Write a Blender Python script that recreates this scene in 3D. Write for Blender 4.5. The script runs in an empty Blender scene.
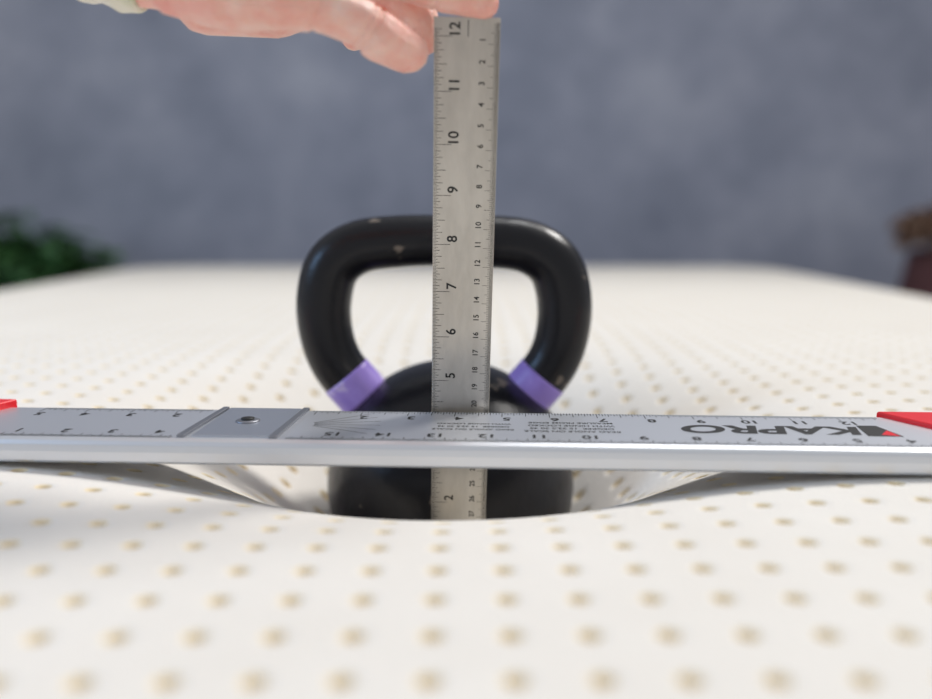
import bpy, bmesh, math, random
import numpy as np
from mathutils import Vector, Matrix
random.seed(4); np.random.seed(4)
scn = bpy.context.scene
scn.view_settings.view_transform = 'Standard'
scn.view_settings.look = 'None'

# ---------------------------------------------------------------- helpers
def link(o, parent=None):
    scn.collection.objects.link(o)
    if parent: o.parent = parent
    return o
def empty(name, M=None):
    e = bpy.data.objects.new(name, None); e.empty_display_size = .02
    link(e)
    if M is not None: e.matrix_world = M
    return e
def mesh_obj(name, verts, faces, mat, parent=None, smooth=False):
    me = bpy.data.meshes.new(name)
    me.from_pydata([tuple(v) for v in verts], [], faces); me.update()
    if smooth: me.polygons.foreach_set('use_smooth', [True]*len(me.polygons))
    o = bpy.data.objects.new(name, me)
    if mat: me.materials.append(mat)
    return link(o, parent)
def bevel(o, w, seg=2):
    m = o.modifiers.new('bevel', 'BEVEL'); m.width = w; m.segments = seg; m.limit_method = 'ANGLE'
def box(name, lo, hi, mat, parent=None, bev=0):
    x0,y0,z0 = lo; x1,y1,z1 = hi
    v = [(x0,y0,z0),(x1,y0,z0),(x1,y1,z0),(x0,y1,z0),(x0,y0,z1),(x1,y0,z1),(x1,y1,z1),(x0,y1,z1)]
    f = [(3,2,1,0),(4,5,6,7),(0,1,5,4),(1,2,6,5),(2,3,7,6),(3,0,4,7)]
    o = mesh_obj(name, v, f, mat, parent)
    if bev: bevel(o, bev, 3)
    return o
def prism(name, pts, z0, z1, mat, parent=None, bev=0):
    n = len(pts)
    v = [(x,y,z0) for x,y in pts]+[(x,y,z1) for x,y in pts]
    f = [tuple(range(n))[::-1], tuple(range(n,2*n))]+[(i,(i+1)%n,n+(i+1)%n,n+i) for i in range(n)]
    o = mesh_obj(name, v, f, mat, parent)
    if bev: bevel(o, bev, 3)
    return o
def lathe(name, prof, mat, parent=None, n=64, loc=(0,0,0)):
    v=[];f=[]
    for r,z in prof:
        for k in range(n):
            a=2*math.pi*k/n; v.append((loc[0]+r*math.cos(a),loc[1]+r*math.sin(a),loc[2]+z))
    for i in range(len(prof)-1):
        for k in range(n):
            f.append((i*n+k,i*n+(k+1)%n,(i+1)*n+(k+1)%n,(i+1)*n+k))
    f.append(tuple(range(n))[::-1]); f.append(tuple((len(prof)-1)*n+k for k in range(n)))
    return mesh_obj(name,v,f,mat,parent,True)

def new_mat(name, col=(.8,.8,.8), rough=.5, metal=0, **kw):
    m = bpy.data.materials.new(name); m.use_nodes = True
    b = m.node_tree.nodes['Principled BSDF']
    b.inputs['Base Color'].default_value = (*col,1); b.inputs['Roughness'].default_value = rough
    b.inputs['Metallic'].default_value = metal
    for k,v in kw.items(): b.inputs[k].default_value = v
    return m
def noise_col(m, stops, scale=10, detail=6, vec_scale=(1,1,1), bump=0, bump_scale=None, rough=None, nrough=.6):
    nt=m.node_tree; N=nt.nodes; L=nt.links; b=N['Principled BSDF']
    tc=N.new('ShaderNodeTexCoord'); mp=N.new('ShaderNodeMapping'); mp.inputs['Scale'].default_value=vec_scale
    L.new(tc.outputs['Object'],mp.inputs['Vector'])
    nz=N.new('ShaderNodeTexNoise'); nz.inputs['Scale'].default_value=scale; nz.inputs['Detail'].default_value=detail
    nz.inputs['Roughness'].default_value=nrough
    L.new(mp.outputs[0],nz.inputs['Vector'])
    cr=N.new('ShaderNodeValToRGB'); L.new(nz.outputs['Fac'],cr.inputs['Fac'])
    e=cr.color_ramp.elements
    e[0].position=stops[0][0]; e[0].color=(*stops[0][1],1)
    e[1].position=stops[-1][0]; e[1].color=(*stops[-1][1],1)
    for p,c in stops[1:-1]:
        x=e.new(p); x.color=(*c,1)
    L.new(cr.outputs[0],b.inputs['Base Color'])
    if bump:
        n2=N.new('ShaderNodeTexNoise'); n2.inputs['Scale'].default_value=bump_scale or scale; n2.inputs['Detail'].default_value=6
        L.new(mp.outputs[0],n2.inputs['Vector'])
        bp=N.new('ShaderNodeBump'); bp.inputs['Strength'].default_value=bump; bp.inputs['Distance'].default_value=.002
        L.new(n2.outputs['Fac'],bp.inputs['Height']); L.new(bp.outputs[0],b.inputs['Normal'])
    return m

M_wall = noise_col(new_mat('wall_plaster',rough=.9), [(.3,(.275,.31,.405)),(.5,(.385,.42,.53)),(.7,(.52,.555,.66))], scale=2.6, detail=9, bump=.4, bump_scale=14, nrough=.68)
M_floor= noise_col(new_mat('floor_wood',rough=.5), [(.3,(.16,.10,.06)),(.7,(.30,.20,.13))], scale=6, vec_scale=(1,12,1))
M_trim = new_mat('trim_paint',(.5,.5,.52),.5)
M_latex= noise_col(new_mat('latex',rough=.8), [(.3,(.775,.735,.675)),(.7,(.82,.785,.73))], scale=9, bump=.3, bump_scale=400)
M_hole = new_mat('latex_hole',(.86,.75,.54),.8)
M_iron = new_mat('black_enamel',(.005,.005,.007),.30)
M_iron.node_tree.nodes['Principled BSDF'].inputs['Specular IOR Level'].default_value=.36
M_purp = noise_col(new_mat('purple_paint',rough=.35), [(.3,(.30,.20,.66)),(.6,(.38,.27,.78)),(.68,(.66,.56,.88))], scale=60)
M_steel= new_mat('ruler_steel',(.60,.585,.56),.36,.92)
M_ink  = new_mat('ink_black',(.012,.012,.012),.6)
M_alu  = new_mat('aluminium',(.72,.74,.78),.40,.80)
M_alu2 = new_mat('hinge_metal',(.50,.53,.59),.4,.85)
M_alud = new_mat('hinge_dark',(.27,.28,.31),.45,.8)
M_red  = new_mat('red_plastic',(.85,.02,.03),.35)
M_base = new_mat('bed_fabric',(.25,.25,.27),.9)
noise_col(M_steel,[(.3,(.40,.38,.35)),(.5,(.56,.535,.495)),(.7,(.72,.69,.64))],scale=26,detail=8,vec_scale=(1,1,.3),bump=.06,bump_scale=900)
nt=M_iron.node_tree;N=nt.nodes;L=nt.links;b=N['Principled BSDF']
tc=N.new('ShaderNodeTexCoord')
n1=N.new('ShaderNodeTexNoise');n1.inputs['Scale'].default_value=42;n1.inputs['Detail'].default_value=5
L.new(tc.outputs['Object'],n1.inputs['Vector'])
r1=N.new('ShaderNodeValToRGB');r1.color_ramp.elements[0].position=.65;r1.color_ramp.elements[0].color=(.005,.005,.008,1)
r1.color_ramp.elements[1].position=.675;r1.color_ramp.elements[1].color=(.17,.14,.115,1)
L.new(n1.outputs['Fac'],r1.inputs['Fac']);L.new(r1.outputs[0],b.inputs['Base Color'])
n2=N.new('ShaderNodeTexNoise');n2.inputs['Scale'].default_value=140;n2.inputs['Detail'].default_value=3
L.new(tc.outputs['Object'],n2.inputs['Vector'])
bp=N.new('ShaderNodeBump');bp.inputs['Strength'].default_value=.35;bp.inputs['Distance'].default_value=.001
L.new(n2.outputs['Fac'],bp.inputs['Height']);L.new(bp.outputs[0],b.inputs['Normal'])

# ---------------------------------------------------------------- text batch
_cache={}
def glyphs(s,bold=.012,shear=0):
    key=(s,bold,shear)
    if key in _cache: return _cache[key]
    c=bpy.data.curves.new('t','FONT'); c.body=s; c.size=1; c.align_x='CENTER'; c.align_y='CENTER'; c.offset=bold; c.shear=shear
    o=bpy.data.objects.new('t',c); scn.collection.objects.link(o)
    bpy.context.view_layer.update()
    dg=bpy.context.evaluated_depsgraph_get(); e=o.evaluated_get(dg); me=e.to_mesh()
    v=[tuple(p.co)[:2] for p in me.vertices]; f=[tuple(p.vertices) for p in me.polygons]
    e.to_mesh_clear(); bpy.data.objects.remove(o); bpy.data.curves.remove(c)
    _cache[key]=(v,f); return v,f
class Ink:
    def __init__(s): s.v=[]; s.f=[]
    def add(s,vv,ff):
        n=len(s.v); s.v+=vv; s.f+=[tuple(i+n for i in q) for q in ff]
    def text(s,t,size,fn,sx=1,bold=.012,shear=0):
        v,f=glyphs(t,bold,shear); s.add([fn(a*size*sx,b*size) for a,b in v],f)
    def quad(s,p): s.add(p,[(0,1,2,3)])

# ---------------------------------------------------------------- room
box('floor',(-4,-2.5,-.55),(4,3.12,-.50),M_floor)
box('wall_back',(-4,3.0,-.50),(4,3.12,2.5),M_wall)
box('baseboard_back',(-4,2.98,-.50),(4,3.0,-.40),M_trim,bev=.004)

# ---------------------------------------------------------------- bed base + mattress
X0,X1,Y0,Y1=-.80,.735,-.06,2.16
TH=.22
box('bed_base',(X0+.03,Y0+.03,-.50),(X1-.03,Y1-.03,-TH),M_base,bev=.01)
KX,KY,KZ,KR=-.0105,.592,-.061,.0835
def build_mattress():
    px,py=.0230,.0252
    R=.045; rc=.17
    ext=TH-R
    i0=math.floor((X0-ext+.0099)/px); i1=math.ceil((X1+ext+.0099)/px)
    j0=math.floor((Y0-ext-.218)/py); j1=math.ceil((Y1+ext-.218)/py)
    n=16
    ang=np.arange(n)*2*math.pi/n
    c,s=np.cos(ang),np.sin(ang)
    m=np.maximum(abs(c),abs(s))
    rings=[]
    rings.append(np.stack([c/m*px/2,s/m*py/2,0*c],1))
    rings.append(np.stack([c*.0075,s*.0078,0*c],1))
    rings.append(np.stack([c*.0040,s*.0040,0*c],1))
    rings.append(np.stack([c*.0034,s*.0034,0*c+.0006],1))
    rings.append(np.stack([c*.0031,s*.0031,0*c+.0022],1))
    rings.append(np.stack([c*.0028,s*.0028,0*c+.0060],1))
    T=np.concatenate(rings+[np.array([[0,0,.0063]])],0)
    faces4=[];mat4=[]
    for r in range(5):
        for k in range(n):
            k2=(k+1)%n
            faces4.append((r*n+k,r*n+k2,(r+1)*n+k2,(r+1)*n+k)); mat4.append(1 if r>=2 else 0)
    faces3=[(5*n+k,5*n+(k+1)%n,6*n) for k in range(n)]
    I,J=np.meshgrid(np.arange(i0,i1+1),np.arange(j0,j1+1),indexing='ij')
    I=I.ravel();J=J.ravel();nt_=len(I)
    off=np.stack([I*px-.0099,J*py+.2195,0*I],1)
    V=(off[:,None,:]+T[None]).reshape(-1,3)
    base=(np.arange(nt_)*len(T))
    F4=(base[:,None,None]+np.array(faces4)[None]).reshape(-1,4)
    F3=(base[:,None,None]+np.array(faces3)[None]).reshape(-1,3)
    m4=np.tile(np.array(mat4),nt_)
    key=np.round(V*1e6).astype(np.int64)
    _,idx,inv=np.unique(key,axis=0,return_index=True,return_inverse=True)
    inv=inv.ravel(); V=V[idx]; F4=inv[F4]; F3=inv[F3]
    cx,cy=(X0+X1)/2,(Y0+Y1)/2; hx,hy=(X1-X0)/2,(Y1-Y0)/2
    x,y,d=V[:,0],V[:,1],V[:,2]
    qx=abs(x-cx)-(hx-rc); qy=abs(y-cy)-(hy-rc)
    ql=np.hypot(np.maximum(qx,0),np.maximum(qy,0))
    sd=ql+np.minimum(np.maximum(qx,qy),0)-rc
    both=(qx>0)&(qy>0); l=np.maximum(np.hypot(qx,qy),1e-9)
    gx=np.where(both,qx/l,np.where(qx>qy,1,0))*np.sign(x-cx)
    gy=np.where(both,qy/l,np.where(qx>qy,0,1))*np.sign(y-cy)
    out=np.maximum(sd,0)
    X=x-gx*out; Y=y-gy*out
    t=np.clip(R+sd,0,R)
    Z=-(R-np.sqrt(np.maximum(R*R-t*t,0)))-np.minimum(out,ext)
    Z-= .010*np.exp(-np.maximum(-sd,0)/.12)*(sd<0)+.010*(sd>=0)
    w=t/R
    nx,ny,nz=gx*w,gy*w,1-w*.999
    nl=np.sqrt(nx*nx+ny*ny+nz*nz)
    r=np.hypot(X-KX,Y-KY)
    rd=np.hypot((X-KX)*1.08,Y-KY)
    top=(sd<-R)
    dep=-.140*np.exp(-(rd/.140)**2)
    ball=KZ-np.sqrt(np.maximum(KR*KR-r*r,0))-.0008
    ball=np.maximum(ball,-.1362)
    dep=np.where(r<KR,np.minimum(dep,ball),dep)
    wav=.0012*np.sin(X*9+1)*np.sin(Y*7)
    Z=Z+np.where(top,dep+wav*np.exp(-(.1/np.maximum(-sd,1e-3))),0)
    Z=np.maximum(Z,-TH)
    P=np.stack([X-nx/nl*d,Y-ny/nl*d,Z-nz/nl*d],1)
    me=bpy.data.meshes.new('latex_mattress')
    nl_=len(F4)*4+len(F3)*3
    me.vertices.add(len(P)); me.vertices.foreach_set('co',P.astype(np.float32).ravel())
    me.loops.add(nl_); me.loops.foreach_set('vertex_index',np.concatenate([F4.ravel(),F3.ravel()]).astype(np.int32))
    me.polygons.add(len(F4)+len(F3))
    starts=np.concatenate([np.arange(len(F4))*4,len(F4)*4+np.arange(len(F3))*3])
    me.polygons.foreach_set('loop_start',starts.astype(np.int32))
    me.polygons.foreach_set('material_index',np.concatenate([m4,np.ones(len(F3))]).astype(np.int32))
    me.polygons.foreach_set('use_smooth',np.ones(len(starts),dtype=bool))
    me.update(calc_edges=True); me.validate()
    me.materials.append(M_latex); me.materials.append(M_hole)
    o=bpy.data.objects.new('latex_mattress',me); link(o)
build_mattress()

# ---------------------------------------------------------------- kettlebell
kb=empty('kettlebell',Matrix.Translation((KX,KY,0)))
prof=[]
zb=-.135-KZ
rb=math.sqrt(KR**2-zb**2)
prof.append((.001,zb)); prof.append((rb*.93,zb)); prof.append((rb*1.02,zb+.0015))
a0=math.asin(zb/KR)+.06
for i in range(49):
    a=a0+(math.pi/2-.005-a0)*i/48
    prof.append((KR*math.cos(a),KR*math.sin(a)))
lathe('bell_body',prof,M_iron,kb,96,(0,0,KZ))
def catmull(P,n):
    out=[]
    P=[np.array(p,float) for p in P]
    Q=[2*P[0]-P[1]]+P+[2*P[-1]-P[-2]]
    for i in range(1,len(Q)-2):
        for k in range(n):
            t=k/n
            out.append(.5*((2*Q[i])+(-Q[i-1]+Q[i+1])*t+(2*Q[i-1]-5*Q[i]+4*Q[i+1]-Q[i+2])*t*t+(-Q[i-1]+3*Q[i]-3*Q[i+1]+Q[i+2])*t**3))
    out.append(Q[-2]); return out
HS=-.0040
def tube(name,P,mat,parent,n=28):
    v=[];f=[]
    for i,p in enumerate(P):
        a=P[max(i-1,0)];c=P[min(i+1,len(P)-1)]
        t=np.array([c[0]-a[0],0,c[1]-a[1]]);t/=np.linalg.norm(t)
        u=np.array([t[2],0,-t[0]])
        for k in range(n):
            th=2*math.pi*k/n
            q=np.array([p[0]+HS,0,p[1]])+p[2]*(u*math.cos(th)+np.array([0,1,0])*math.sin(th)*p[3])
            v.append(q)
    for i in range(len(P)-1):
        for k in range(n): f.append((i*n+k,i*n+(k+1)%n,(i+1)*n+(k+1)%n,(i+1)*n+k))
    f.append(tuple(range(n))[::-1]); f.append(tuple((len(P)-1)*n+k for k in range(n)))
    return mesh_obj(name,v,f,mat,parent,True)
half=[(-.018,-.038,.0175,1),(-.038,-.0186,.0178,1),(-.0565,.0010,.0174,1),(-.0715,.0200,.0174,1),(-.0785,.040,.0178,1),(-.0797,.063,.0182,1),
      (-.0733,.0855,.0182,1),(-.056,.0980,.0176,1),(-.029,.1018,.0172,1)]
full=half+[(0,.1025,.0168,1)]+[(-x,z,r,s) for x,z,r,s in half[::-1]]
hp=catmull(full,10)
tube('handle',hp,M_iron,kb,36)
for s_,nm in ((1,'color_band_1'),(-1,'color_band_2')):
    seg=[p.copy() for p in hp if abs(math.hypot(p[0]*s_+.0595,p[1]-.0045))<.0108 and p[0]*s_<0]
    seg=[np.array([p[0],p[1],p[2]*1.03,1.0]) for p in seg]
    tube(nm,seg,M_purp,kb,36)

# ---------------------------------------------------------------- steel ruler
rb_=Vector((-.0052,.5080,-.0940)); rt=Vector((.0007,.442,.2123))
zd=(rt-rb_).normalized(); xd=Vector((1,0,0)); xd=(xd-zd*xd.dot(zd)).normalized(); yd=zd.cross(xd)
RM=Matrix((( xd.x,yd.x,zd.x,rb_.x),(xd.y,yd.y,zd.y,rb_.y),(xd.z,yd.z,zd.z,rb_.z),(0,0,0,1)))
RL=(rt-rb_).length; RW=.0316; RT=.0010
rul=empty('steel_ruler',RM)
o=box('blade',(-RW/2,-RT/2,0),(RW/2,RT/2,RL),M_steel,rul); bevel(o,.0002,1)
ink=Ink(); yy=-RT/2-.00006
def tick(xa,xb,z,w):
    ink.quad([(xa,yy,z-w/2),(xb,yy,z-w/2),(xb,yy,z+w/2),(xa,yy,z+w/2)])
for i in range(1,12*32+5):
    z=i*.0254/32
    l=.0018
    if i%2==0:l=.0027
    if i%4==0:l=.0037
    if i%8==0:l=.0048
    if i%16==0:l=.0062
    if i%32==0:l=.0090
    tick(-RW/2+.0002,-RW/2+l,z,.00028 if i%4==0 else .00022)
for i in range(1,618):
    z=RL-.002-i*.0005
    if z<.001: break
    l=.0020
    if i%2==0:l=.0030
    if i%10==0:l=.0042
    if i%20==0:l=.0056
    tick(RW/2-l,RW/2-.0002,z,.0002)
for n in range(1,13):
    ink.text(str(n),.0072,lambda a,b,n=n:(-.0056-b,yy,n*.0254+.0030+a),bold=.02)
for n in range(1,31):
    z=RL-.002-n*.01
    ink.text(str(n),.0040,lambda a,b,z=z:(RW/2-.0082-b,yy,z+.0020+a),bold=.02)
tick(.0003,.0007,RL-.005,.0075)
mesh_obj('printed_scale',ink.v,ink.f,M_ink,rul)

# ---------------------------------------------------------------- folding straightedge
bar=empty('folding_straightedge_ruler',Matrix.Translation((0,.4125,0.0004))@Matrix.Rotation(math.radians(-3.0),4,'Z'))
def extr(name,prof,xa,xb,mat,parent):
    n=len(prof)
    v=[(xa,y,z) for y,z in prof]+[(xb,y,z) for y,z in prof]
    f=[tuple(range(n)),tuple(range(n,2*n))[::-1]]+[(i,n+i,n+(i+1)%n,(i+1)%n) for i in range(n)]
    o=mesh_obj(name,v,f,mat,parent); bevel(o,.0004,2); return o
BT=.0124; BW=.068
prof=[(0,.0004),(-.0006,.0012),(-.0010,.0060),(-.0006,.0094),(.0008,.0112),(.0030,BT),(BW-.002,BT),(BW,BT-.0015),(BW,0),(BW-.004,0),(BW-.004,BT-.003),(.006,BT-.003),(.006,0),(.0006,0)]
extr('body',prof,-.30,.285,M_alu,bar)
hz=BT+.0001
prism('hinge_plate',[(-.1345,.006),(-.0945,.006),(-.0945,.0675),(-.1345,.0675)],BT-.0005,hz+.0008,M_alu2,bar,.0004)
prism('hinge_lip_1',[(-.1415,.004),(-.1375,.004),(-.1350,.0675),(-.1385,.0675)],BT-.0005,hz+.0014,M_alud,bar,.0005)
prism('hinge_lip_2',[(-.0960,.004),(-.0920,.004),(-.0900,.0675),(-.0935,.0675)],BT-.0005,hz+.0014,M_alud,bar,.0005)
lathe('hinge_pivot',[(.001,-.0005),(.0062,-.0005),(.0062,.0008),(.0052,.0012),(.001,.0012)],M_alud,bar,32,(-.1155,.036,hz+.0006))
lathe('pivot_screw',[(.001,-.0005),(.0034,-.0005),(.0034,.0010),(.001,.0012)],M_ink,bar,24,(-.1155,.036,hz+.0016))
prism('end_cap_1',[(.217,.0695),(.228,.050),(.240,.030),(.262,-.0012),(.30,-.0012),(.30,.0695)],-.0002,BT+.0026,M_red,bar,.0012)
prism('end_cap_2',[(-.2575,.0700),(-.263,.052),(-.272,.028),(-.284,-.0012),(-.315,-.0012),(-.315,.0700)],-.0002,BT+.0040,M_red,bar,.0012)
ink=Ink(); zz=BT+.00008
def q(xa,ya,xb,yb): ink.quad([(xa,ya,zz),(xb,ya,zz),(xb,yb,zz),(xa,yb,zz)])
xs0=-.1107
def skip(x): return -.144<x<-.088
for i in range(-16*6,16*14):
    x=xs0+.0254*1.0+i*.0254/16
    if skip(x) or x<-.255 or x>.216: continue
    l=.0036
    if i%2==0:l=.0048
    if i%4==0:l=.0060
    if i%8==0:l=.0078
    if i%16==0:l=.0098
    q(x-.00022,BW-.0023-l,x+.00022,BW-.0023)
for i in range(-140,340):
    x=xs0+i*.001
    if skip(x) or x<-.255 or x>.240: continue
    l=.0034
    if i%5==0:l=.0050
    if i%10==0:l=.0066
    q(x-.00019,.0034,x+.00019,.0034+l)
dn=lambda cx,cy:(lambda a,b:(cx-a,cy-b,zz))
for n in range(-5,15):
    x=xs0+.0254*(n-.9)+.0254
    if -.150<x<-.078 or x<-.25 or x>.213: continue
    ink.text(str(abs(n)) if n else '0',.0094,dn(x,BW-.0165),bold=.025)
for n in range(1,15):
    x=.228-.0254*(n-.4)
    if x<-.078: continue
    ink.text(str(n+3),.0092,dn(x,.0152),bold=.025)
for n in range(1,5): ink.text(str(n),.0092,dn(-.250+.024*n,.0152),bold=.025)
ink.text('KAPRO',.0225,dn(.1530,.0355),1.22,bold=.035,shear=.15)
lines=['READ ANGLE ON SCALE','DEGREE  15 22.5 30 45','WITH HINGE LOCKED','MEASURE FROM EDGE']
for k,t in enumerate(lines):
    ink.text(t,.0044,dn(.052,.026+.0060*k))
    if k<3: ink.text(t,.0038,dn(.002,.028+.0060*k))
hx_,hy_=-.086,.034
for k in range(-4,5):
    a=k*math.radians(13)
    L0,L1=.006,.040
    dx,dy=math.cos(a),math.sin(a)
    n_=(-dy*.0002,dx*.0002)
    p0=(hx_+dx*L0,hy_+dy*L0); p1=(hx_+dx*L1,hy_+dy*L1)
    if p1[1]<.010 or p1[1]>.062: continue
    ink.quad([(p0[0]-n_[0],p0[1]-n_[1],zz),(p1[0]-n_[0],p1[1]-n_[1],zz),(p1[0]+n_[0],p1[1]+n_[1],zz),(p0[0]+n_[0],p0[1]+n_[1],zz)])
prism('logo_block',[(.196,.024),(.213,.024),(.208,.046),(.198,.046)],BT-.0003,BT+.0001,M_ink,bar)
prism('logo_accent',[(.2035,.027),(.2115,.0245),(.2095,.036)],BT-.0003,BT+.00018,M_red,bar)
mesh_obj('printed_scale',ink.v,ink.f,M_ink,bar)

# ---------------------------------------------------------------- hand
M_skin=noise_col(new_mat('skin',rough=.45),[(.3,(.88,.36,.29)),(.5,(.94,.53,.44)),(.7,(.98,.70,.61))],scale=48,detail=6,bump=.6,bump_scale=300)
bs=M_skin.node_tree.nodes['Principled BSDF']
bs.inputs['Subsurface Weight'].default_value=.2; bs.inputs['Subsurface Radius'].default_value=(.012,.004,.002); bs.inputs['Subsurface Scale'].default_value=.4
M_nail=new_mat('nail',(.96,.66,.60),.2)
M_cuff=noise_col(new_mat('sleeve_cloth',rough=.9),[(.35,(.88,.85,.76)),(.55,(.82,.80,.66)),(.68,(.60,.66,.45))],scale=28,bump=.4,bump_scale=300)
def ico(sub=2):
    bm=bmesh.new(); bmesh.ops.create_icosphere(bm,subdivisions=sub,radius=1)
    v=np.array([tuple(p.co) for p in bm.verts]); f=[tuple(p.index for p in q.verts) for q in bm.faces]; bm.free(); return v,f
IV,IF=ico(2)
HV=[];HF=[]
def sph(p,r):
    n=sum(len(a) for a in HV)
    HV.append(IV*np.array(r)+np.array(p)); HF.extend([tuple(i+n for i in q_) for q_ in IF])
def chain(J):
    for (p,r),(p2,r2) in zip(J[:-1],J[1:]):
        p=np.array(p);p2=np.array(p2); L_=np.linalg.norm(p2-p); m=max(2,int(L_/.002))
        for k in range(m+1):
            t=k/m; sph(p+(p2-p)*t,r+(r2-r)*t)
wr=(-.142,.440,.2385)
mcp={'i':(-.066,.428,.2325),'m':(-.062,.444,.2345),'r':(-.066,.460,.231),'p':(-.074,.475,.226)}
chain([((-.26,.43,.262),.034),((-.20,.435,.252),.030),(wr,.024)])
chain([((-.20,.450,.252),.028),((-.142,.452,.2395),.022)])
for k,p in mcp.items():
    w=(-.138,.430+{'i':0,'m':.008,'r':.016,'p':.024}[k],.235)
    mid=tuple((a+b)/2 for a,b in zip(w,p)); mid=(mid[0],mid[1],mid[2]-.004)
    chain([(w,.018),(mid,.0155),(p,.0115)])
chain([(mcp['i'],.010),(mcp['m'],.0105),(mcp['r'],.010),(mcp['p'],.009)])
chain([((-.128,.462,.224),.0165),((-.095,.470,.221),.0135),(mcp['p'],.010)])
# index presses on the top edge of the blade
chain([(mcp['i'],.0110),((-.042,.432,.2300),.0098),((-.036,.4335,.2290),.0096),((-.015,.4390,.2230),.0086),((-.010,.4400,.2215),.0082),((.0085,.4415,.2183),.0074)])
# middle, ring, little finger curl behind the blade
chain([(mcp['m'],.0110),((-.035,.452,.2280),.0096),((-.0215,.4570,.2140),.0086),((-.0205,.4565,.2050),.0080)])
chain([(mcp['r'],.0104),((-.044,.470,.222),.0090),((-.036,.470,.2125),.0080),((-.038,.463,.2080),.0072)])
chain([(mcp['p'],.0092),((-.058,.484,.220),.0080),((-.052,.482,.2125),.0072),((-.057,.474,.2085),.0064)])
# thumb
chain([((-.126,.418,.225),.0190),((-.104,.410,.2175),.0180),((-.078,.409,.2130),.0135),((-.062,.411,.2095),.0108),((-.046,.416,.2040),.0108),((-.0385,.420,.1990),.0114),((-.0285,.4270,.1945),.0102),((-.0262,.4285,.1940),.0094)])
sph((-.107,.414,.2185),(.026,.018,.0175))
me=bpy.data.meshes.new('hand_raw'); me.from_pydata([tuple(v) for v in np.concatenate(HV)],[],HF); me.update()
tmp=bpy.data.objects.new('tmp',me); scn.collection.objects.link(tmp)
m=tmp.modifiers.new('r','REMESH'); m.mode='VOXEL'; m.voxel_size=.0009; m.use_smooth_shade=True
m=tmp.modifiers.new('s','SMOOTH'); m.iterations=4; m.factor=.5
bpy.context.view_layer.update()
dg=bpy.context.evaluated_depsgraph_get()
hm=bpy.data.meshes.new_from_object(tmp.evaluated_get(dg))
bpy.data.objects.remove(tmp)
# knuckle creases: small grooves pressed across the joints
nv=len(hm.vertices); co=np.zeros(nv*3,np.float32); no=np.zeros(nv*3,np.float32)
hm.vertices.foreach_get('co',co); hm.vertices.foreach_get('normal',no); co=co.reshape(-1,3); no=no.reshape(-1,3)
def groove(p,d,rad,depth,wid=.0008):
    p=np.array(p);d=np.array(d,float);d/=np.linalg.norm(d)
    rel=co-p; s=rel@d; rr=np.linalg.norm(rel-np.outer(s,d),axis=1)
    a=np.exp(-(s/wid)**2)*(rr<rad)*depth
    co[:]=co-no*a[:,None]
groove((-.0425,.418,.202),(.8,.3,-.5),.014,.0012,.0010)
groove((-.0455,.417,.2037),(.8,.3,-.5),.014,.0009,.0009)
groove((-.064,.411,.210),(.9,.1,-.3),.0135,.0010,.0012)
groove((-.0125,.4395,.223),(1,.1,-.25),.011,.0009,.0009)
groove((-.038,.433,.2295),(1,.1,-.2),.0115,.0009,.0009)
hm.vertices.foreach_set('co',co.ravel()); hm.update()
hand=empty('human_hand')
hm.materials.clear(); hm.materials.append(M_skin); hm.polygons.foreach_set('use_smooth',[True]*len(hm.polygons))
ho=bpy.data.objects.new('hand_skin',hm); link(ho,hand)
def nail(name,p,r,rot):
    v=IV*np.array(r); R_=np.array(Matrix.Rotation(0,3,'X')) if rot is None else np.array(rot)
    mesh_obj(name,v@R_.T+np.array(p),IF,M_nail,hand,True)
nail('thumb_nail',(-.0300,.4168,.1980),(.0064,.0018,.0050),Matrix.Rotation(math.radians(35),3,'Z')@Matrix.Rotation(math.radians(25),3,'Y'))
nail('index_nail',(.0075,.4410,.2250),(.0060,.0048,.0014),Matrix.Rotation(math.radians(15),3,'Y'))
nail('middle_nail',(-.0205,.4640,.2070),(.0045,.0014,.0055),None)
def cuff():
    P0=np.array((-.148,.441,.2490)); P1=np.array((-.26,.432,.270)); n=48; rows=26
    t=(P1-P0)/np.linalg.norm(P1-P0); u=np.cross(t,[0,0,1]);u/=np.linalg.norm(u); w=np.cross(u,t)
    v=[];f=[]
    prof=[(.0,.0300),(-.001,.0325),(.001,.0345)]+[(.004+.116*k/rows,.0350+.0012*math.sin(k*1.7)) for k in range(rows)]
    for a,r in prof:
        for k in range(n):
            th=2*math.pi*k/n; rr=r*(1+.03*math.sin(3*th+a*60))
            v.append(P0+t*a+rr*(u*math.cos(th)*1.1+w*math.sin(th)))
    for i in range(len(prof)-1):
        for k in range(n): f.append((i*n+k,i*n+(k+1)%n,(i+1)*n+(k+1)%n,(i+1)*n+k))
    mesh_obj('sleeve_cuff',v,f,M_cuff,hand,True)
cuff()

# ---------------------------------------------------------------- plants
M_leaf=noise_col(new_mat('leaf',rough=.45),[(.3,(.03,.11,.04)),(.7,(.13,.30,.09))],scale=8)
M_pot=new_mat('pot_glaze',(.10,.09,.09),.4)
M_pot2=noise_col(new_mat('pot_clay',rough=.7),[(.3,(.08,.032,.036)),(.7,(.16,.065,.065))],scale=9)
M_dry=noise_col(new_mat('dried_flower',rough=.9),[(.3,(.34,.20,.13)),(.7,(.60,.42,.31))],scale=14)
def leaf(v,f,p,d,L_,W,curl):
    d=np.array(d,float);d/=np.linalg.norm(d); s=np.cross(d,[0,0,1]);s/=max(np.linalg.norm(s),1e-6)
    n0=len(v); m=7
    for k in range(m+1):
        t=k/m; c_=np.array(p)+d*L_*t+np.array([0,0,-curl*L_*t*t]); w=W*math.sin(math.pi*(t*.92+.05))**.8
        v+= [c_-s*w+np.array([0,0,w*.3]),c_,c_+s*w+np.array([0,0,w*.3])]
    for k in range(m):
        a=n0+3*k; f+=[(a,a+1,a+4,a+3),(a+1,a+2,a+5,a+4)]
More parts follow.
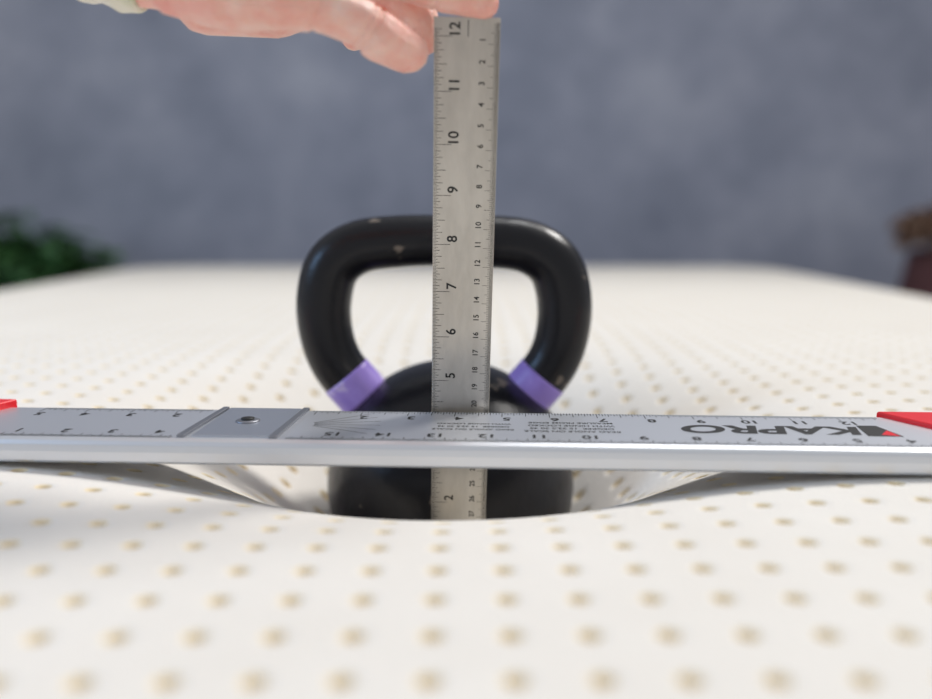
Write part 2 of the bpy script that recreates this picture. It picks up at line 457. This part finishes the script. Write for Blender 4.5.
def stem(v,f,p,q_,r):
    p=np.array(p);q_=np.array(q_);n0=len(v)
    for c_ in (p,q_):
        for k in range(6): v.append(c_+r*np.array([math.cos(k*math.pi/3),math.sin(k*math.pi/3),0]))
    for k in range(6): f.append((n0+k,n0+(k+1)%6,n0+6+(k+1)%6,n0+6+k))
pl=empty('potted_plant',Matrix.Translation((-1.28,2.50,-.50)))
lathe('pot',[(.001,0),(.11,0),(.15,.26),(.155,.28),(.140,.28),(.135,.25),(.001,.25)],M_pot,pl,48)
v=[];f=[];v2=[];f2=[]
for i in range(110):
    a=random.uniform(0,6.283); R_=.30*math.sqrt(random.random()); H=.615-R_*R_*1.6+random.uniform(-.12,.0)
    p0=np.array([random.uniform(-.06,.06),random.uniform(-.06,.06),.25]); p1=np.array([R_*math.cos(a)*1.1,R_*math.sin(a)*.9,H])
    stem(v2,f2,p0,p1,.004)
    for k in range(9):
        b_=random.uniform(0,6.283); t=random.uniform(.7,1)
        leaf(v,f,p0+(p1-p0)*t,(math.cos(b_),math.sin(b_),random.uniform(-.2,.5)),random.uniform(.05,.10),random.uniform(.018,.034),.4)
mesh_obj('leaves',v,f,M_leaf,pl,True); mesh_obj('stems',v2,f2,M_leaf,pl,True)
pr=empty('dried_flower_vase',Matrix.Translation((1.40,2.55,-.50)))
lathe('vase',[(.001,0),(.09,0),(.135,.10),(.155,.25),(.155,.38),(.14,.46),(.13,.51),(.12,.51),(.115,.48),(.001,.46)],M_pot2,pr,48)
v=[];f=[];v2=[];f2=[]
for i in range(110):
    a=random.uniform(0,6.283); R_=.175*math.sqrt(random.random()); H=.64-R_*R_*1.8+random.uniform(-.06,0)
    p0=np.array([0,0,.47]); p1=np.array([R_*math.cos(a),R_*math.sin(a),H]); stem(v2,f2,p0,p1,.002)
    for k in range(16):
        b_=random.uniform(0,6.283)
        leaf(v,f,p1,(math.cos(b_),math.sin(b_),random.uniform(-.6,.8)),random.uniform(.025,.04),.013,.2)
mesh_obj('flower_heads',v,f,M_dry,pr,True); mesh_obj('stems',v2,f2,M_dry,pr,True)

# ---------------------------------------------------------------- light
w=bpy.data.worlds.new('world'); scn.world=w; w.use_nodes=True
bg=w.node_tree.nodes['Background']; bg.inputs[0].default_value=(.96,.975,1,1); bg.inputs[1].default_value=.50
sl=bpy.data.lights.new('sun','SUN'); sl.energy=2.05; sl.angle=math.radians(13); sl.color=(1,.97,.93)
so=bpy.data.objects.new('sun',sl); link(so)
so.rotation_euler=Vector((-.72,-.50,-1.0)).to_track_quat('-Z','Y').to_euler()
def area(name,loc,tgt,size,en,col):
    l=bpy.data.lights.new(name,'AREA'); l.energy=en; l.size=size; l.color=col
    o=bpy.data.objects.new(name,l); link(o); o.location=loc
    o.rotation_euler=(Vector(tgt)-Vector(loc)).to_track_quat('-Z','Y').to_euler()
area('added_blue_highlight',(-1.6,.1,.8),(0,.6,0),.6,8,(.35,.60,1))  # unseen blue light, added for the reflection on the kettlebell's left side
area('added_white_highlight',(.35,1.1,1.5),(0,.6,0),.30,4.5,(1,1,1))  # added light out of view, back right, for the white highlight on the handle

# ---------------------------------------------------------------- camera
cd=bpy.data.cameras.new('cam'); cam=bpy.data.objects.new('cam',cd); link(cam)
cam.location=(0,0,.122); cam.rotation_euler=(math.radians(90-8.83),0,0)
cd.sensor_width=36; cd.lens=34.57; cd.clip_start=.01
cd.dof.use_dof=True; cd.dof.focus_distance=.475; cd.dof.aperture_fstop=2.7
scn.camera=cam
